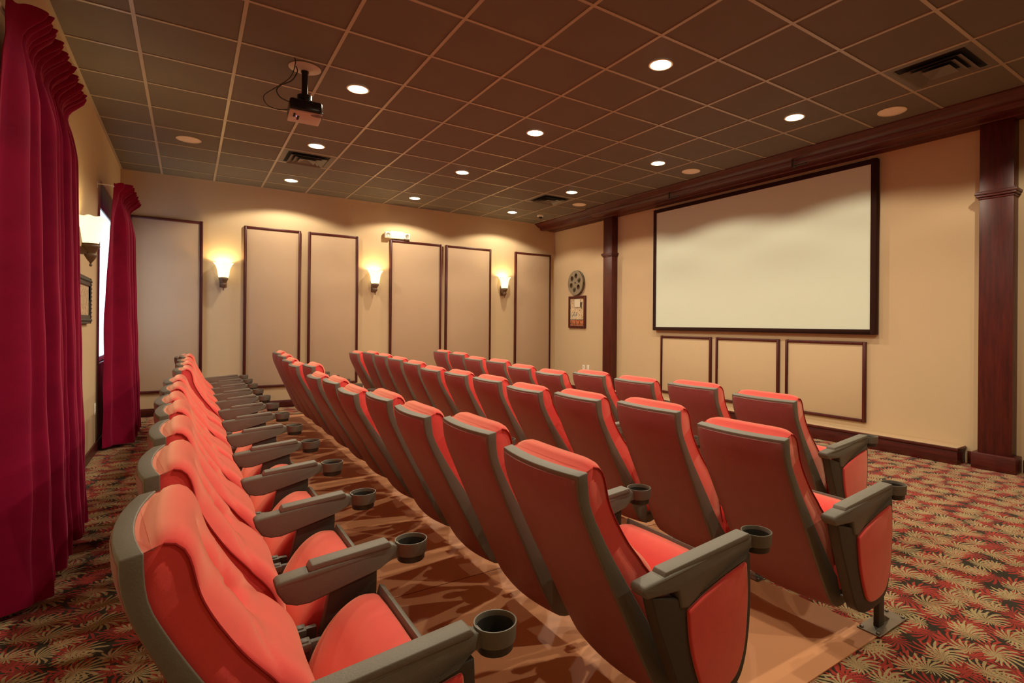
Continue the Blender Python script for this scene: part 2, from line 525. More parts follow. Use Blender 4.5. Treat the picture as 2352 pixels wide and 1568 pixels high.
# ------------------------------------------------------------------ projection screen
t = thing('projection_screen', 'large white projection screen with a dark brown frame on the screen wall', 'projection screen', (XR, 4.545, 1.235), -PI / 2)
hw, H = 1.70, 1.94
bm = bmesh.new()
for x0, x1, b0, b1 in ((-hw, -hw + .055, 0, H), (hw - .055, hw, 0, H), (-hw + .055, hw - .055, 0, .055), (-hw + .055, hw - .055, H - .055, H)):
    box(bm, x0, x1, -.075, -.001, b0, b1)
make('screen_frame', bm, M['screen_frame'], t, bevel=.004)
bm = bmesh.new(); box(bm, -hw + .054, hw - .054, -.062, -.045, .054, H - .054)
make('screen_surface', bm, M['screen'], t, smooth=False)
# brackets hanging from the cornice
for y, lb in ((5.56, 'small black L-shaped bracket hanging from the cornice above the left part of the screen'),
              (3.61, 'small black L-shaped bracket hanging from the cornice above the right part of the screen')):
    bm = bmesh.new()
    box(bm, 5.858, 5.868, y - .012, y + .012, HC - .165, HC - .045)
    box(bm, 5.858, 5.93, y - .012, y + .012, HC - .165, HC - .155)
    box(bm, 5.858, 5.878, y - .17, y + .012, HC - .165, HC - .150)
    o = make('cornice_bracket', bm, M['black'], bevel=.002)
    tag(o, lb, 'bracket', 'black brackets on the cornice')

# ------------------------------------------------------------------ film reel, poster, outlets
t = thing('film_reel', 'round pewter film reel decoration hung above the framed poster', 'wall decoration', (XR, 8.375, 2.128), -PI / 2)
bm = bmesh.new()
R0 = .24
def reel_disc(bm, y0, y1):
    n = 72
    # disc with six round holes: triangulated by bridging rings in polar sectors
    def hole(k, a): 
        c = (.135 * math.cos(k * PI / 3 + .35), .135 * math.sin(k * PI / 3 + .35))
        return (c[0] + .05 * math.cos(a), c[1] + .05 * math.sin(a))
    edges = []
    def loop(pts):
        vs = [bm.verts.new((p[0], y0, p[1])) for p in pts]
        es = [bm.edges.new((vs[i], vs[(i + 1) % len(vs)])) for i in range(len(vs))]
        return es
    es = loop([(R0 * math.cos(2 * PI * i / n), R0 * math.sin(2 * PI * i / n)) for i in range(n)])
    for k in range(6): es += loop([hole(k, 2 * PI * i / 24) for i in range(24)])
    es += loop([(.018 * math.cos(2 * PI * i / 16), .018 * math.sin(2 * PI * i / 16)) for i in range(16)])
    r = bmesh.ops.triangle_fill(bm, use_beauty=True, use_dissolve=False, edges=es)
    fs = [f for f in r['geom'] if isinstance(f, bmesh.types.BMFace)]
    e = bmesh.ops.extrude_face_region(bm, geom=fs)
    for v in [g for g in e['geom'] if isinstance(g, bmesh.types.BMVert)]: v.co.y = y1
reel_disc(bm, -.012, -.003)
make('back_flange', bm, M['dim_metal'], t, smooth=False)
bm = bmesh.new(); reel_disc(bm, -.062, -.053)
make('front_flange', bm, M['dim_metal'], t, smooth=False)
bm = bmesh.new()
n = 40
ring = []
for rr, yy in ((.075, -.053), (.075, -.012), (.0, -.012), (.0, -.053)):
    ring.append([bm.verts.new((rr * math.cos(2 * PI * k / n), yy, rr * math.sin(2 * PI * k / n))) for k in range(n)])
for a, b in zip(ring, ring[1:]):
    for k in range(n): bm.faces.new((a[k], a[(k + 1) % n], b[(k + 1) % n], b[k]))
tube(bm, [(R0 * math.cos(2 * PI * k / 64), -.032, R0 * math.sin(2 * PI * k / 64)) for k in range(64)], .006, 6, True)
for a in range(12):
    aa = a * PI / 6
    box(bm, .215 * math.cos(aa) - .004, .215 * math.cos(aa) + .004, -.053, -.012, .215 * math.sin(aa) - .004, .215 * math.sin(aa) + .004)
make('reel_hub', bm, M['bronze'], t)

t = thing('framed_poster', 'narrow framed poster with a red band hung below the film reel', 'framed picture', (XR, 8.36, 1.25), -PI / 2)
hw, H = .272, .622
bm = bmesh.new()
for x0, x1, b0, b1 in ((-hw, -hw + .045, 0, H), (hw - .045, hw, 0, H), (-hw + .045, hw - .045, 0, .045), (-hw + .045, hw - .045, H - .045, H)):
    box(bm, x0, x1, -.035, -.001, b0, b1)
make('picture_frame', bm, M['wood_v'], t, bevel=.006)
bm = bmesh.new(); box(bm, -hw + .044, hw - .044, -.018, -.002, .044, H - .044)
pr = make('print', bm, M['art_a'], t, smooth=False)
def flat(name, x0, x1, z0, z1, mt, lvl=1, par=None):
    bm = bmesh.new(); box(bm, x0, x1, -.018 - .0012 * lvl, -.0185, z0, z1)
    return make(name, bm, M[mt], par or pr, smooth=False)
flat('red_band', -hw + .045, hw - .045, .05, .15, 'art_red')
bm = bmesh.new()
for k in range(9): box(bm, -.19 + k * .045, -.175 + k * .045, -.0215, -.0205, .06, .13 - .02 * (k % 3))
box(bm, -hw + .05, hw - .05, -.0215, -.0205, .152, .164)
box(bm, -.10, .10, -.0215, -.0205, .40, .405); box(bm, -.10, .10, -.0215, -.0205, .565, .57); box(bm, -.10, -.094, -.0215, -.0205, .40, .57); box(bm, .094, .10, -.0215, -.0205, .40, .57)
for k in range(5): box(bm, .10 + .012 * k, .106 + .012 * k, -.0215, -.0205, .42 - .015 * k, .50)
for k in range(6): box(bm, -.16 + .03 * k, -.145 + .03 * k, -.0215, -.0205, .22 + .02 * (k % 2), .25 + .03 * (k % 3))
make('ink_marks', bm, M['black'], pr, smooth=False)
flat('pale_card', -.095, .095, .405, .565, 'paper')
flat('pale_shapes', -.15, .02, .21, .29, 'paper')

def outlet(plane, a, z, label, cat='outlet', group=None, w=.072, h=.115, blank=False):
    t = thing('wall_outlet', label, cat, (XR, a, z) if plane == 'R' else (XL, a, z), -PI / 2 if plane == 'R' else PI / 2, group)
    bm = bmesh.new(); box(bm, -w / 2, w / 2, -.007, -.0005, -h / 2, h / 2); make('cover_plate', bm, M['white'], t, bevel=.003)
    if not blank:
        for s in (-1, 1):
            bm = bmesh.new(); box(bm, -.016, .016, -.0095, -.006, s * .026 - .014, s * .026 + .014); f = make('socket', bm, M['white'], t, bevel=.003)
            bm = bmesh.new()
            for q in (-.006, .006): box(bm, q - .001, q + .001, -.0100, -.0094, s * .026 - .004, s * .026 + .006)
            make('slots', bm, M['void'], f, smooth=False)
outlet('R', 8.155, .482, 'white outlet low on the screen wall below the poster, left of the pair', group='outlet plates below the poster')
outlet('R', 8.02, .49, 'blank white cover plate low on the screen wall below the poster, right of the pair', 'outlet', 'outlet plates below the poster', blank=True)
outlet('L', 6.95, .437, 'white outlet low on the curtained wall between the two curtains')

# framed picture on the left wall
t = thing('framed_picture', 'dark carved-frame picture on the curtained wall below the left sconce', 'framed picture', (XL, 6.06, 1.29), PI / 2)
hw, H = .36, .41
bm = bmesh.new()
for x0, x1, b0, b1 in ((-hw, -hw + .075, 0, H), (hw - .075, hw, 0, H), (-hw + .075, hw - .075, 0, .075), (-hw + .075, hw - .075, H - .075, H)):
    box(bm, x0, x1, -.032, -.001, b0, b1)
for k in range(19):
    for zz in (.03, H - .03): box(bm, -hw + .02 + k * .038, -hw + .035 + k * .038, -.038, -.031, zz - .012, zz + .012)
for k in range(11):
    for xx in (-hw + .03, hw - .03): box(bm, xx - .012, xx + .012, -.038, -.031, .02 + k * .036, .035 + k * .036)
make('picture_frame', bm, M['post'], t, bevel=.003, seg=1)
bm = bmesh.new(); box(bm, -hw + .074, hw - .074, -.02, -.002, .074, H - .074)
make('print', bm, M['art_b'], t, smooth=False)

# ------------------------------------------------------------------ wall sconces
def sconce(loc, rz, label):
    t = thing('wall_sconce', label, 'wall lamp', loc, rz, 'glass wall sconces')
    # local: wall at y = 0, room towards -y, z = 0 at the tip of the finial
    cy = -.10
    bm = bmesh.new()
    prof = [(.052, .185), (.062, .20), (.068, .23), (.073, .27), (.080, .31), (.090, .345), (.104, .375), (.118, .395), (.122, .402)]
    n = 48
    rings = []
    for i, (r, z) in enumerate(prof):
        f = max(0, (i - 4) / 4)
        rings.append([bm.verts.new(((r + .006 * f * math.cos(8 * a)) * math.cos(a), cy + .82 * (r + .006 * f * math.cos(8 * a)) * math.sin(a), z + .004 * f * math.cos(8 * a))) for a in [2 * PI * k / n for k in range(n)]])
    for a, b in zip(rings, rings[1:]):
        for k in range(n): bm.faces.new((a[k], a[(k + 1) % n], b[(k + 1) % n], b[k]))
    bm.faces.new(rings[0][::-1])
    make('glass_shade', bm, M['shade'], t, solid=.004)
    bm = bmesh.new()
    lathe(bm, [(.0, .0), (.009, .006), (.011, .014), (.006, .026), (.010, .036), (.020, .05), (.034, .075), (.042, .09), (.040, .10), (.030, .11), (.034, .122), (.044, .135), (.05, .15), (.058, .158), (.060, .17), (.056, .178), (.060, .188), (.05, .192)], (0, cy, 0), 28)
    box(bm, -.03, .03, cy + .02, -.001, .10, .16)
    make('bronze_base', bm, M['bronze'], t)
    bm = bmesh.new(); box(bm, -.045, .045, -.012, -.0005, .05, .24)
    make('back_plate', bm, M['bronze'], t, bevel=.006)
    l = bpy.data.lights.new('sconce_bulb', 'POINT'); l.energy = SCONCE_W; l.color = (1, .80, .42); l.shadow_soft_size = .02
    lo = bpy.data.objects.new('sconce_bulb', l); COL.objects.link(lo); lo.parent = t; lo.location = (0, cy, .34)
    bm = bmesh.new(); lathe(bm, [(.0, .20), (.02, .21), (.028, .25), (.02, .285), (.0, .30)], (0, cy, 0), 16)
    make('bulb', bm, M['lens'], t)
    return t
sconce((.415, YF, 1.765), 0, 'lit glass sconce on the far wall, nearest the curtained corner')
sconce((2.585, YF, 1.785), 0, 'lit glass sconce on the far wall left of the emergency light')
sconce((5.06, YF, 1.815), 0, 'lit glass sconce on the far wall nearest the screen wall')
sconce((XL, 5.76, 1.76), PI / 2, 'lit glass sconce on the curtained wall above the small framed picture')

# emergency light on the far wall
t = thing('emergency_light', 'white two-headed emergency light on the far wall above a tall panel', 'emergency light', (2.965, YF, 2.82))
bm = bmesh.new(); box(bm, -.12, .12, -.07, -.0005, -.055, .075); make('housing', bm, M['white'], t, bevel=.012, seg=3)
for s in (-1, 1):
    bm = bmesh.new(); box(bm, s * .165 - .05, s * .165 + .05, -.10, -.03, -.05, .05)
    h = make('lamp_head', bm, M['white'], t, bevel=.01, seg=3)
    bm = bmesh.new()
    n = 24
    for r, y0, y1 in ((.036, -.108, -.099),):
        a = [bm.verts.new((s * .165 + r * math.cos(2 * PI * k / n), y1, r * math.sin(2 * PI * k / n))) for k in range(n)]
        b = [bm.verts.new((s * .165 + r * .85 * math.cos(2 * PI * k / n), y0, r * .85 * math.sin(2 * PI * k / n))) for k in range(n)]
        c = bm.verts.new((s * .165, -.101, 0))
        for k in range(n):
            bm.faces.new((a[k], a[(k + 1) % n], b[(k + 1) % n], b[k])); bm.faces.new((b[k], b[(k + 1) % n], c))
    make('lens', bm, M['dim_metal'], h)

# ------------------------------------------------------------------ ceiling fixtures
def cell(i, j): return (GX0 + TW * (i - .5 + .5) + TW / 2, GY0 + TW * j + TW / 2)
colname = {3: 'curtain side', 6: 'middle', 9: 'screen side'}
rowname = {6: 'nearest the far wall', 3: 'second from the far wall', 0: 'third from the far wall', -3: 'fourth from the far wall', -6: 'fifth from the far wall', -9: 'added out of view as fill light'}
proto = None
for i in (3, 6, 9):
    for j in (6, 3, 0, -3, -6, -9):
        if j == -9 and i != 6: continue  # the one lamp kept behind the camera is added, unseen, to brighten near seat sides
        x, y = cell(i, j)
        if i == 3 and j == 0: lb = 'lit recessed downlight just right of the projector pole'
        elif i == 3 and j == 3: lb = 'lit recessed downlight beside the square vent behind the projector'
        else: lb = 'lit recessed downlight in the %s line, %s' % (colname[i], rowname[j])
        if proto is None:
            proto = thing('ceiling_downlight', lb, 'ceiling light', (x, y, HC), 0, 'recessed ceiling downlights')
            bm = bmesh.new()
            lathe(bm, [(.078, -.002), (.092, -.002), (.095, -.006), (.090, -.010), (.080, -.009), (.078, -.002)], n=40, cap=False)
            make('trim_ring', bm, M['trim_ring'], proto)
            bm = bmesh.new(); lathe(bm, [(.0, -.020), (.03, -.019), (.055, -.015), (.07, -.009), (.078, -.003)], n=40, cap=False)
            make('lens', bm, M['lens'], proto)
            l = bpy.data.lights.new('downlight_lamp', 'SPOT'); l.energy = SPOT_W; l.color = WARM; l.spot_size = math.radians(146); l.spot_blend = .22; l.shadow_soft_size = .022
            lo = bpy.data.objects.new('downlight_lamp', l); COL.objects.link(lo); lo.parent = proto; lo.location = (0, 0, -.07)
        else:
            c = copy_tree(proto); c.location = (x, y, HC); c['label'] = lb
for (i, j), lb in {(1, 4): 'round tan ceiling speaker in the curtain-side corner of the ceiling', (10, -4): 'round tan ceiling speaker nearest the camera, beside the dark square vent',
                   (10, 0): 'round tan ceiling speaker above the middle of the screen', (10, 4): 'round tan ceiling speaker near the far column'}.items():
    x, y = cell(i, j)
    t = thing('ceiling_speaker', lb, 'speaker', (x, y, HC), 0, 'round ceiling speakers')
    bm = bmesh.new(); lathe(bm, [(.102, -.001), (.118, -.001), (.12, -.006), (.112, -.010), (.102, -.008)], n=48, cap=False); make('speaker_rim', bm, M['trim_ring'], t)
    bm = bmesh.new(); lathe(bm, [(.0, -.009), (.06, -.008), (.103, -.006), (.103, -.001), (0, -.001)], n=48, cap=False); make('grille', bm, M['speaker'], t)
for (i, j), lb in {(3, 4): 'square louvred ceiling vent behind the projector', (9, 4): 'square louvred ceiling vent near the dome camera',
                   (9, -5): 'square louvred ceiling vent nearest the camera, at the upper right'}.items():
    x, y = cell(i, j)
    t = thing('ceiling_vent', lb, 'vent', (x, y, HC), 0, 'square ceiling vents')
    bm = bmesh.new()
    box(bm, -.29, .29, -.29, .29, -.003, -.001)
    make('duct_opening', bm, M['void'], t, smooth=False)
    def sq(bm, r0, z0, r1, z1):
        a = [bm.verts.new((sx * r0, sy * r0, z0)) for sx, sy in ((-1, -1), (1, -1), (1, 1), (-1, 1))]
        b = [bm.verts.new((sx * r1, sy * r1, z1)) for sx, sy in ((-1, -1), (1, -1), (1, 1), (-1, 1))]
        for k in range(4): bm.faces.new((a[k], a[(k + 1) % 4], b[(k + 1) % 4], b[k]))
    bm = bmesh.new()
    sq(bm, .292, -.004, .25, -.008); sq(bm, .25, -.008, .235, -.004)
    make('vent_frame', bm, M['vent'], t, solid=.002, smooth=False)
    for r in (.205, .15):
        bm = bmesh.new(); sq(bm, r, -.034, r - .05, -.006); make('louvre', bm, M['vent'], t, solid=.002, smooth=False)
    bm = bmesh.new()
    a = [bm.verts.new((sx * .095, sy * .095, -.036)) for sx, sy in ((-1, -1), (1, -1), (1, 1), (-1, 1))]; c = bm.verts.new((0, 0, -.010))
    for k in range(4): bm.faces.new((a[k], a[(k + 1) % 4], c))
    make('centre_louvre', bm, M['vent'], t, solid=.002, smooth=False)
x, y = cell(10, 6)
t = thing('dome_camera', 'small white dome security camera on the ceiling by the cornice corner', 'security camera', (x - .05, y - .08, HC))
bm = bmesh.new(); lathe(bm, [(.0, -.001), (.058, -.001), (.062, -.012), (.058, -.028), (.04, -.034), (.0, -.034)], n=32, cap=False); make('mount', bm, M['white'], t)
bm = bmesh.new(); lathe(bm, [(.036, -.033), (.034, -.055), (.02, -.070), (.0, -.074)], n=24, cap=False); make('dome', bm, M['proj_black'], t)

# projector
px, py = .757, 4.662
t = thing('ceiling_projector', 'black and grey projector hanging from the ceiling on a short black pole', 'projector', (px, py, HC))
bm = bmesh.new(); lathe(bm, [(.0, -.002), (.118, -.002), (.120, -.006), (.105, -.012), (.06, -.016), (.03, -.03), (0, -.03)], n=40, cap=False); make('ceiling_plate', bm, M['proj_under'], t)
bm = bmesh.new(); lathe(bm, [(.024, -.025), (.024, -.245)], n=24); lathe(bm, [(.03, -.02), (.03, -.045)], n=24); make('pole', bm, M['proj_black'], t)
bm = bmesh.new(); lathe(bm, [(.05, -.225), (.056, -.23), (.056, -.262), (.046, -.272), (.046, -.30)], n=32)
for a in range(4): box(bm, .05 * math.cos(a * PI / 2) - .008, .05 * math.cos(a * PI / 2) + .008, .05 * math.sin(a * PI / 2) - .008, .05 * math.sin(a * PI / 2) + .008, -.31, -.26)
make('mount_collar', bm, M['proj_black'], t)
e = bpy.data.objects.new
def placed(o):
    o.rotation_euler = (math.radians(-3), math.radians(.5), math.radians(-3)); o.location = (0, 0, -.350)
    return o
bm = bmesh.new(); box(bm, -.118, .118, -.12, .12, -.045, .05); body = placed(make('casing', bm, M['proj_black'], t, bevel=.02, seg=3))
bm = bmesh.new(); box(bm, -.1175, .1175, -.1195, .1195, -.057, -.042); make('underside', bm, M['proj_under'], body, bevel=.008, seg=2)
bm = bmesh.new()
n = 32
vs = [bm.verts.new((.118 + .001, .02 + .05 * math.cos(2 * PI * k / n), -.005 + .03 * math.sin(2 * PI * k / n))) for k in range(n)]
vs2 = [bm.verts.new((.118 + .016, .02 + .045 * math.cos(2 * PI * k / n), -.005 + .026 * math.sin(2 * PI * k / n))) for k in range(n)]
for k in range(n): bm.faces.new((vs[k], vs[(k + 1) % n], vs2[(k + 1) % n], vs2[k]))
bm.faces.new(vs2); make('lens_ring', bm, M['black'], body)
bm = bmesh.new(); lathe(bm, [(0, 0), (.05, 0), (.05, -.002), (0, -.002)], (.085, -.09, -.056), 24, .5); make('sensor_window', bm, M['door_red'], body)
bm = bmesh.new()
for k in range(6):
    for q in range(9): box(bm, -.10 + q * .012, -.093 + q * .012, -.1215, -.1195, -.03 + k * .012, -.024 + k * .012)
make('vent_slots', bm, M['void'], body, smooth=False)
bm = bmesh.new()
for k in range(5): box(bm, .045 + .010 * (k % 2), .075 - .006 * (k % 2), -.1215, -.1195, -.012 + k * .010, -.008 + k * .010)
make('side_marking', bm, M['void'], body, smooth=False)
bm = bmesh.new()
box(bm, -.085, -.07, -.07, .0, -.0595, -.057); box(bm, -.055, -.04, -.03, .05, -.0595, -.057)
make('mount_slots', bm, M['void'], body, smooth=False)
bm = bmesh.new(); lathe(bm, [(0, -.001), (.004, -.001), (.004, .0), (0, 0)], (-.06, -.02, -.0585), 10); make('indicator', bm, M['led'], body)
def cable(pts, r, label):
    bm = bmesh.new(); tube(bm, smooth_curve(pts, 6), r, 8)
    o = make('cable', bm, M['black'])
    tag(o, label, 'cable', 'cables dropping to the projector')
cable([(px - .10, py - .14, HC - .001), (px - .09, py - .14, HC - .04), (px - .12, py - .12, HC - .15), (px - .21, py - .06, HC - .23), (px - .29, py - .02, HC - .30), (px - .27, py - .01, HC - .36), (px - .20, py - .02, HC - .385), (px - .125, py - .03, HC - .372)], .0035, 'thin black cable looping widest from the ceiling to the projector')
cable([(px - .07, py - .02, HC - .012), (px - .06, py - .03, HC - .06), (px - .10, py - .03, HC - .14), (px - .17, py - .03, HC - .19), (px - .205, py - .03, HC - .24), (px - .18, py - .03, HC - .29), (px - .118, py - .05, HC - .318)], .0045, 'thicker black cable running from the projector ceiling plate to its casing')

# ------------------------------------------------------------------ curtains
def curtain(y0, y1, label, seed, foldn, xo=-.615, ztop=2.735):
    rnd = random.Random(seed)
    ph = [rnd.uniform(0, 6.28) for _ in range(6)]
    t = thing('velvet_curtain', label, 'curtain', (XL, (y0 + y1) / 2, 0), 0, 'floor-length velvet curtains')
    yc = (y0 + y1) / 2; hy = (y1 - y0) / 2
    nu, nv = 90, 420
    def P(u, v):
        z = .03 + (ztop - .03) * (1 - u)
        a = v * foldn * 2 * PI
        g = min(1, u / .16)
        g = g * g * (3 - 2 * g)
        low = u ** 1.4
        # header: tight ruffles flaring outwards above the gathering line
        ruf = math.exp(-((u - .0) / .028) ** 2)
        fine = math.sin(a * 3.0 + ph[0]) + .4 * math.sin(a * 4.3 + ph[1])
        big = .9 * math.sin(a + 1.3 * math.sin(a * .31 + ph[2]) + ph[3] + .5 * low) + .55 * math.sin(a * 2.3 + ph[4] + 1.6 * u) + .55 * math.sin(a * .43 + ph[5] + .7 * u)
        prof = math.tanh(big * 1.5) * .9
        amp = .028 + .044 * g + .034 * low
        x = prof * amp * (.25 + .75 * g) + (1 - g) * fine * .013 + ruf * (.070 + .020 * fine)
        gather = math.exp(-((u - .055) / .02) ** 2)
        x *= 1 - .55 * gather
        x += .045 * low
        ret = max(0, 1 - v / .06)
        x = x * (1 - ret) + ret * ret * (.06 - (xo - XL)) * (.35 + .65 * min(1, u * 2))
        y = (v - .5) * 2 * hy * (1 - .04 * gather + .01 * math.sin(6 * u)) + .014 * math.cos(a + ph[3]) * g
        y += -.05 * low
        zz = z + ruf * .010 * math.sin(a * 3.0 + ph[0] + 1) + .010 * (u > .97) * math.sin(a * .5)
        x += .004 * math.sin(31 * u + a * .7) * g * low
        return ((xo - XL) + x, y, zz)
    bm = bmesh.new(); grid(bm, P, nu, nv)
    make('drape', bm, M['curtain'], t, solid=.004, sub=0)
    bm = bmesh.new()
    zr = ztop - .045
    tube(bm, [(xo - XL - .04, -hy - .05, zr), (xo - XL - .04, hy + .04, zr)], .008, 12)
    for yy in (-hy - .05, hy + .04):
        tube(bm, [(xo - XL - .04, yy, zr), (.001, yy, zr)], .006, 10)
        box(bm, .0005, .006, yy - .012, yy + .012, zr - .045, zr + .02)
    make('curtain_rod', bm, M['white'], t)
curtain(3.28, 4.56, 'nearer wine-red velvet curtain on the left wall, filling the left edge', 3, 6.5, xo=-.650)
curtain(7.05, 8.30, 'farther wine-red velvet curtain on the left wall near the panelled wall', 11, 8.0, xo=-.605)

# ------------------------------------------------------------------ cinema seats
PITCH, ROW, Y0 = .584, 1.022, 1.13
PIV = Vector((.35, 0, .33))
SHELL = .217                               # half width of the shell
rear = smooth_curve([(-.108, .889), (-.105, .84), (-.088, .775), (-.044, .677), (.008, .567), (.076, .432), (.135, .31), (.195, .195), (.235, .135), (.29, .108), (.345, .115), (.37, .135)], 3)
strip = smooth_curve([(-.072, .896), (-.069, .84), (-.054, .778), (.007, .660), (.075, .549), (.155, .421), (.205, .34), (.255, .268), (.292, .225), (.325, .195), (.355, .165), (.372, .138)], 3)
seam = smooth_curve([(-.060, .893), (-.045, .903), (-.020, .895), (-.003, .866), (.006, .829), (.018, .785), (.048, .725), (.096, .650), (.155, .578), (.208, .506), (.236, .431), (.252, .361), (.268, .30), (.28, .26)], 3)
YC = PITCH / 2
def bow(v): return -.026 * (1 - v * v)
def crv(c, u): return lerp_curve(c, u)
def build_backrest(parent):
    NU, NV = 30, 10
    # shell body: rim and front face
    bm = bmesh.new()
    R_, S_ = [], []
    for i in range(NU + 1):
        u = i / NU
        a = crv(rear, u); b = crv(strip, u)
        R_.append([bm.verts.new((a[0] + bow(-1 + 2 * j / NV), YC + SHELL * (-1 + 2 * j / NV), a[1])) for j in range(NV + 1)])
        S_.append([bm.verts.new((b[0] + bow(-1 + 2 * j / NV), YC + SHELL * (-1 + 2 * j / NV), b[1])) for j in range(NV + 1)])
    for i in range(NU):
        for j in range(NV):
            bm.faces.new((R_[i][j], R_[i][j + 1], R_[i + 1][j + 1], R_[i + 1][j]))
            bm.faces.new((S_[i][j], S_[i + 1][j], S_[i + 1][j + 1], S_[i][j + 1]))
        bm.faces.new((R_[i][0], R_[i + 1][0], S_[i + 1][0], S_[i][0]))
        bm.faces.new((R_[i][NV], S_[i][NV], S_[i + 1][NV], R_[i + 1][NV]))
    for j in range(NV):
        bm.faces.new((R_[0][j], S_[0][j], S_[0][j + 1], R_[0][j + 1]))
        bm.faces.new((R_[NU][j], R_[NU][j + 1], S_[NU][j + 1], S_[NU][j]))
    sh = make('backrest_shell', bm, M['grey'], parent, bevel=.009, seg=3, angle=50)
    # rear covering panel
    bm = bmesh.new()
    def PR(off, inset):
        def P(u, v):
            uu = .012 + u * .93
            a = crv(rear, uu); b = crv(rear, min(1, uu + .01)); c = crv(rear, max(0, uu - .01))
            dx, dz = b[0] - c[0], b[1] - c[1]; L = math.hypot(dx, dz)
            nx, nz = dz / L, -dx / L       # pointing rearwards
            vv = (-1 + 2 * v)
            return (a[0] + bow(vv) + nx * off, YC + (SHELL - inset) * vv, a[1] + nz * off)
        return P
    A = grid(bm, PR(.0035, .009), NU, NV)
    B = grid(bm, PR(-.002, .009), NU, NV, True)
    rim = [(A[i][0], B[i][0]) for i in range(NU + 1)] + [(A[NU][j], B[NU][j]) for j in range(1, NV + 1)] + [(A[i][NV], B[i][NV]) for i in range(NU - 1, -1, -1)] + [(A[0][j], B[0][j]) for j in range(NV - 1, 0, -1)]
    for k in range(len(rim)):
        p, q = rim[k], rim[(k + 1) % len(rim)]
        bm.faces.new((p[0], q[0], q[1], p[1]))
    make('back_panel', bm, M['back'], parent, bevel=.002, seg=1)
    # cushion
    NU, NV = 64, 40
    W = SHELL - .012
    def front(u, v):
        s = crv(seam, u); b = crv(seam, min(1, u + .015)); c = crv(seam, max(0, u - .015))
        dx, dz = b[0] - c[0], b[1] - c[1]; L = math.hypot(dx, dz) or 1
        nx, nz = -dz / L, dx / L
        av = abs(v)
        edge = 1 - av ** 8
        z = s[1]; lin = u
        crown = math.exp(-((u - .10) / .09) ** 2)
        B = .018 + .006 * crown + .020 * math.exp(-((u - .63) / .15) ** 2) + .019 * math.sin(min(1, av * 1.05) * PI) * min(1, max(0, (u - .12) / .12)) * min(1, max(0, (.5 - u) / .1))
        B *= edge
        ends = min(1, u / .05) * min(1, (1 - u) / .06)
        B *= .35 + .65 * ends
        dv = (.030 * math.exp(-(av / .06)) + .016 * math.exp(-(v / .2) ** 2)) * min(1, max(0, (u - .10) / .14)) * min(1, max(0, (.42 - u) / .06))
        dv += .020 * math.exp(-math.hypot(v / .14, (u - .37) / .035))
        # soft folds running outwards and upwards from the button
        k1 = u - .37 + .20 * av
        dv += .009 * math.exp(-abs(k1 / .014)) * (1 - av) * min(1, av * 5)
        k2 = u - .37 - .05 * av - .14 * av * av
        dv += .017 * math.exp(-abs(k2 / .018)) * (1 - av * .8)
        wr = .0016 * math.sin(u * 210 + 5 * av) * math.exp(-((av - .25) / .22) ** 2) * math.exp(-((u - .27) / .10) ** 2)
        wr += .0012 * math.sin(u * 260 + 9 * av) * math.exp(-((av - .2) / .2) ** 2) * math.exp(-((u - .45) / .06) ** 2)
        h = B - dv + wr
        return Vector((s[0] + nx * h + bow(v) * .35, YC + W * v + .006 * (1 - edge) * 0, s[1] + nz * h))
    bm = bmesh.new()
    G = [[bm.verts.new(front(i / NU, -1 + 2 * j / NV)) for j in range(NV + 1)] for i in range(NU + 1)]
    for i in range(NU):
        for j in range(NV): bm.faces.new((G[i][j], G[i + 1][j], G[i + 1][j + 1], G[i][j + 1]))
    Bk = []
    for i in range(NU + 1):
        b = crv(strip, min(.90, i / NU * .86 + .002))
        Bk.append([bm.verts.new((b[0] + bow(v) - .006, YC + W * v, b[1] - .004 * (i == 0))) for v in (-1, -.5, 0, .5, 1)])
    for i in range(NU):
        bm.faces.new((G[i][0], Bk[i][0], Bk[i + 1][0], G[i + 1][0]))
        bm.faces.new((G[i][NV], G[i + 1][NV], Bk[i + 1][4], Bk[i][4]))
        for j in range(4): bm.faces.new((Bk[i][j], Bk[i][j + 1], Bk[i + 1][j + 1], Bk[i + 1][j]))
    bm.faces.new([Bk[0][j] for j in range(5)] + [G[0][j] for j in range(NV, -1, -1)])
    bm.faces.new([G[NU][j] for j in range(NV + 1)] + [Bk[NU][j] for j in range(4, -1, -1)])
    cu = make('backrest_cushion', bm, M['red'], parent)
    cu.data.set_sharp_from_angle(angle=math.radians(60))
    bm = bmesh.new()
    bm.free()
    for sgn in (0, 1):
        bm = bmesh.new()
        tube(bm, [Vector(front(i / 40, -1 + 2 * sgn)) + Vector((0, (.0015 if sgn else -.0015), 0)) for i in range(1, 39)], .0028, 6)
        make('piping', bm, M['piping'], cu)
    bm = bmesh.new(); c = front(.37, 0)
    lathe(bm, [(0, -.003), (.007, -.002), (.009, .001), (.006, .004), (0, .005)], (0, 0, 0), 14)
    for v in bm.verts:
        v.co = Vector((c.x + v.co.z * .9 + .001, c.y + v.co.y, c.z + v.co.x + v.co.z * .4))
    make('button', bm, M['piping'], cu)
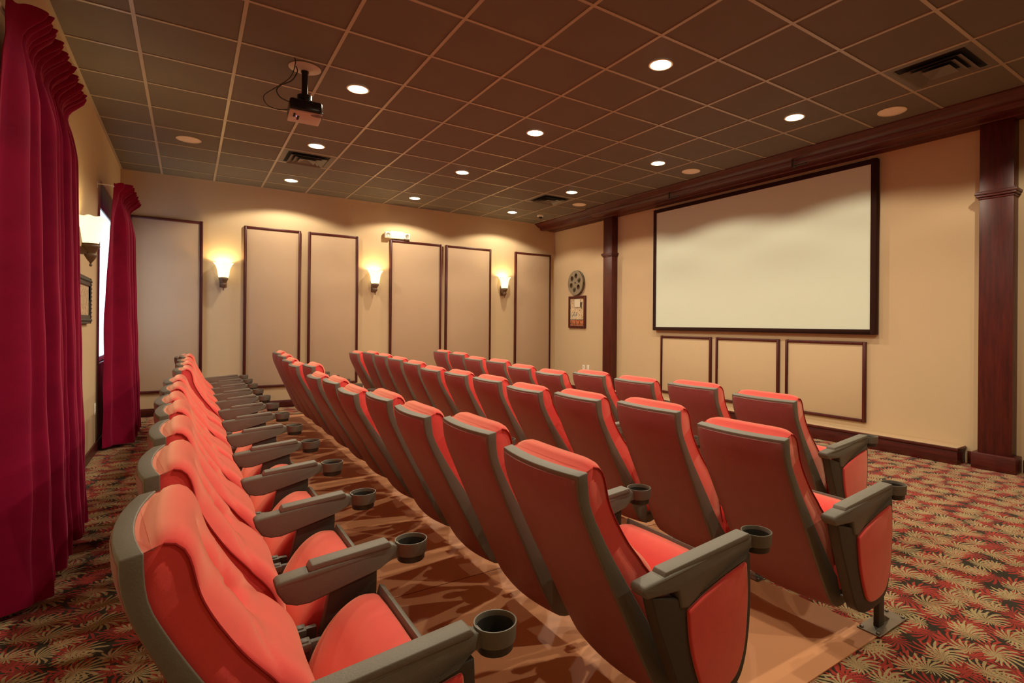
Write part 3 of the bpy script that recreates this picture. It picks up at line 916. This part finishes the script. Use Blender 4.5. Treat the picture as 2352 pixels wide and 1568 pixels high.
def build_seat(parent):
    y0, y1 = .068, PITCH - .068
    prof = smooth_curve([(.285, .165), (.262, .24), (.275, .33), (.315, .42), (.365, .482), (.415, .512), (.455, .514), (.478, .496), (.445, .40), (.395, .28), (.335, .17), (.285, .165)], 4)[:-1]
    n = len(prof); cx = sum(p[0] for p in prof) / n; cz = sum(p[1] for p in prof) / n
    bm = bmesh.new()
    st = [(0, .80), (.006, .90), (.018, .965), (.04, 1.0), (.12, 1.015), (.224, 1.02)]
    ys = [(y0 + a, s) for a, s in st] + [(y1 - a, s) for a, s in st[::-1][1:]]
    rings = []
    for y, s in ys:
        rings.append([bm.verts.new((cx + (p[0] - cx) * s, y, cz + (p[1] - cz) * s)) for p in prof])
    for a, b in zip(rings, rings[1:]):
        for k in range(n): bm.faces.new((a[k], a[(k + 1) % n], b[(k + 1) % n], b[k]))
    bm.faces.new(rings[0][::-1]); bm.faces.new(rings[-1])
    cu = make('seat_cushion', bm, M['red'], parent)
    cu.data.set_sharp_from_angle(angle=math.radians(70))
    pan = [(.490, .520), (.506, .512), (.512, .49), (.472, .395), (.418, .272), (.36, .162), (.30, .148), (.295, .16), (.345, .172), (.402, .285), (.455, .405), (.484, .498)]
    bm = bmesh.new(); extrude_xz(bm, pan, y0 - .008, y1 + .008)
    make('seat_pan', bm, M['grey'], parent, bevel=.004)
    for y in (.040, PITCH - .040):
        bm = bmesh.new()
        box(bm, .235, .33, y - .010, y + .010, .34, .395); box(bm, .25, .30, y - .022, y + .022, .375, .398)
        box(bm, .24, .262, y - .011, y + .011, .395, .402); box(bm, .272, .294, y - .011, y + .011, .395, .402)
        make('hinge_bracket', bm, M['grey'], parent, bevel=.003)
def build_arm(parent, y, long):
    sgn_w = .031
    bm = bmesh.new()
    if long:
        side = [(.045, .556), (.052, .573), (.16, .584), (.55, .612), (.565, .600), (.555, .566), (.50, .552), (.29, .492), (.235, .463), (.205, .470), (.195, .525), (.065, .534)]
        pad = (.135, .545)
    else:
        side = [(.207, .570), (.217, .579), (.30, .589), (.55, .612), (.565, .600), (.555, .566), (.50, .552), (.34, .507), (.30, .498), (.265, .500), (.235, .512), (.213, .548)]
        pad = (.297, .540)
    extrude_xz(bm, side, y - sgn_w, y + sgn_w)
    # narrow neck towards the cup
    for v in bm.verts:
        if v.co.x > .54: v.co.y = y + (v.co.y - y) * .62
        if v.co.x < .10: v.co.y = y + (v.co.y - y) * .93
    arm = make('armrest', bm, M['grey'], parent, bevel=.008, seg=3, angle=28)
    bm = bmesh.new()
    a, b = pad
    def zt(x): return .5725 + (x - .045) * .0775
    pr = [(a, zt(a) + .002), (a + .008, zt(a) + .014), (b - .010, zt(b) + .014), (b, zt(b) + .004), (b, zt(b) - .004), (a, zt(a) - .004)]
    extrude_xz(bm, pr, y - .026, y + .026)
    make('arm_pad', bm, M['pad'], arm, bevel=.005, seg=3, angle=25)
    bm = bmesh.new()
    cc = (.612, y, 0)
    lathe(bm, [(.0440, .566), (.0490, .568), (.0500, .572), (.0508, .600), (.052, .606), (.0515, .610), (.0485, .610), (.047, .606), (.0463, .58), (.0440, .566)], cc, 40, 1, cap=False)
    for dz in (.0,):
        box(bm, .548, .572, y - .017, y + .017, .568, .604)
    cup = make('cup_holder', bm, M['grey'], arm)
    bm = bmesh.new(); lathe(bm, [(.0, .545), (.041, .545), (.0435, .548), (.0440, .57), (.0458, .598), (.0450, .598), (.0425, .57), (.0400, .549), (.0, .5485)], cc, 40, 1, cap=False)
    make('cup_liner', bm, M['black'], cup)
def build_post(parent, y, end, side=-1):
    """end: aisle stanchion with an upholstered panel facing side (-1 or +1)"""
    if end:
        ys = y
        out = smooth_curve([(.085, .535), (.115, .44), (.160, .33), (.205, .225), (.235, .165), (.275, .132), (.33, .118), (.42, .122), (.485, .145), (.522, .20), (.545, .30), (.552, .42), (.548, .556)], 4)
        bm = bmesh.new(); extrude_xz(bm, out + [(.45, .546), (.29, .486), (.235, .465), (.2, .50)], y - .024, y + .024)
        st = make('end_stanchion', bm, M['post'], parent, bevel=.007, seg=3, angle=50)
        inn = smooth_curve([(.232, .457), (.243, .36), (.268, .27), (.295, .205), (.32, .172), (.36, .158), (.43, .165), (.475, .195), (.505, .26), (.518, .35), (.522, .45), (.515, .538)], 4) + [(.42, .520), (.30, .484)]
        bm = bmesh.new()
        ya, yb = (y - .036, y - .020) if side < 0 else (y + .020, y + .036)
        extrude_xz(bm, inn, ya, yb)
        make('side_panel', bm, M['red'], st, bevel=.008, seg=4, angle=50)
        bm = bmesh.new(); box(bm, .455, .505, y - .012, y + .012, .008, .13); make('foot_post', bm, M['post'], st, bevel=.003)
    else:
        bm = bmesh.new()
        extrude_xz(bm, [(.36, .515), (.497, .553), (.495, .30), (.495, .008), (.452, .008), (.445, .14), (.37, .24), (.33, .38)], y - .018, y + .018)
        st = make('stanchion', bm, M['post'], parent, bevel=.004)
    bm = bmesh.new()
    box(bm, .385, .645, y - .048, y + .048, .004, .009)
    for xx in (.40, .63):
        for s in (-1, 1): lathe(bm, [(.009, .009), (.009, .014), (.005, .017), (0, .017)], (xx, y + s * .034, 0), 6)
    extrude_xz(bm, [(.505, .009), (.575, .009), (.505, .05)], y - .004, y + .004)
    make('base_plate', bm, M['plate'], st, bevel=.001, seg=1)

def build_variant(kind):
    t = thing('cinema_seat', '', 'cinema seat')
    build_backrest(t); build_seat(t)
    near_end = kind == 'near'
    build_arm(t, 0, near_end); build_post(t, 0, near_end, -1)
    if kind == 'far':
        build_arm(t, PITCH, True); build_post(t, PITCH, True, 1)
    return t
protos = {k: build_variant(k) for k in ('near', 'mid', 'far')}
used = {k: False for k in protos}
TOPS = {1: [(-.076, .894), (-.076, .900), (-.079, .898), (-.086, .895), (-.116, .879), (-.114, .886), (-.116, .889), (-.068, .924), (-.060, .932), (-.059, .93), (-.045, .937), (-.10, .900)],
        2: [(-.089, .892), (-.073, .910), (-.108, .896), (-.105, .905), (-.143, .877), (-.127, .888), (-.147, .877), (-.080, .927), (-.132, .898), (-.117, .915), (-.091, .932), (-.075, .940)],
        3: [(-.107, .876), (-.082, .905), (-.102, .892), (-.122, .879), (-.106, .888), (-.117, .896), (-.125, .889), (-.097, .906), (-.085, .918), (-.076, .929), (-.067, .935), (-.113, .915)],
        4: [None, (-.109, .878), (-.091, .890), (-.121, .885), (-.112, .884), (-.169, .867), (-.149, .868), (-.115, .890), (-.123, .891), (-.08, .915), (-.078, .930)]}
RN = {1: 'row beside the curtains', 2: 'second row from the curtains', 3: 'third row from the curtains', 4: 'front row nearest the screen'}
ORD = ['nearest the camera', 'second from the camera end', 'third from the camera end', 'fourth from the camera end', 'fifth from the camera end', 'sixth from the camera end', 'seventh from the camera end', 'eighth from the camera end', 'ninth from the camera end', 'tenth from the camera end', 'eleventh from the camera end', 'at the far wall end']
BACKPARTS = ('backrest_shell', 'back_panel', 'backrest_cushion')
def set_recline(root, th):
    R = Matrix.Rotation(th, 3, 'Y')
    for ch in root.children:
        if ch.name.split('.')[0] in BACKPARTS:
            ch.rotation_euler = (0, th, 0)
            ch.location = PIV - R @ PIV
for row, tops in TOPS.items():
    first = next(i for i, v in enumerate(tops) if v)
    last = len(tops) - 1
    for j, tp in enumerate(tops):
        if tp is None: continue
        kind = 'near' if j == first else ('far' if j == last else 'mid')
        if used[kind]: r = copy_tree(protos[kind])
        else: r = protos[kind]; used[kind] = True
        r.location = (ROW * (row - 1), Y0 + PITCH * j, 0)
        dx, dz = tp[0] + .090, tp[1] - .893
        set_recline(r, (dx * .57 + dz * .44) / (.72 ** 2))
        k = j - first
        pos = 'at the far wall end' if j == last else ORD[k]
        extra = {'near': 'padded-end red cinema seat', 'mid': 'red velvet cinema seat', 'far': 'red velvet cinema seat'}[kind]
        r['label'] = '%s, %s, %s' % (extra, RN[row], pos) if kind != 'near' else '%s, nearest the camera in the %s' % (extra, RN[row])
        r['group'] = 'cinema seats in the ' + RN[row]
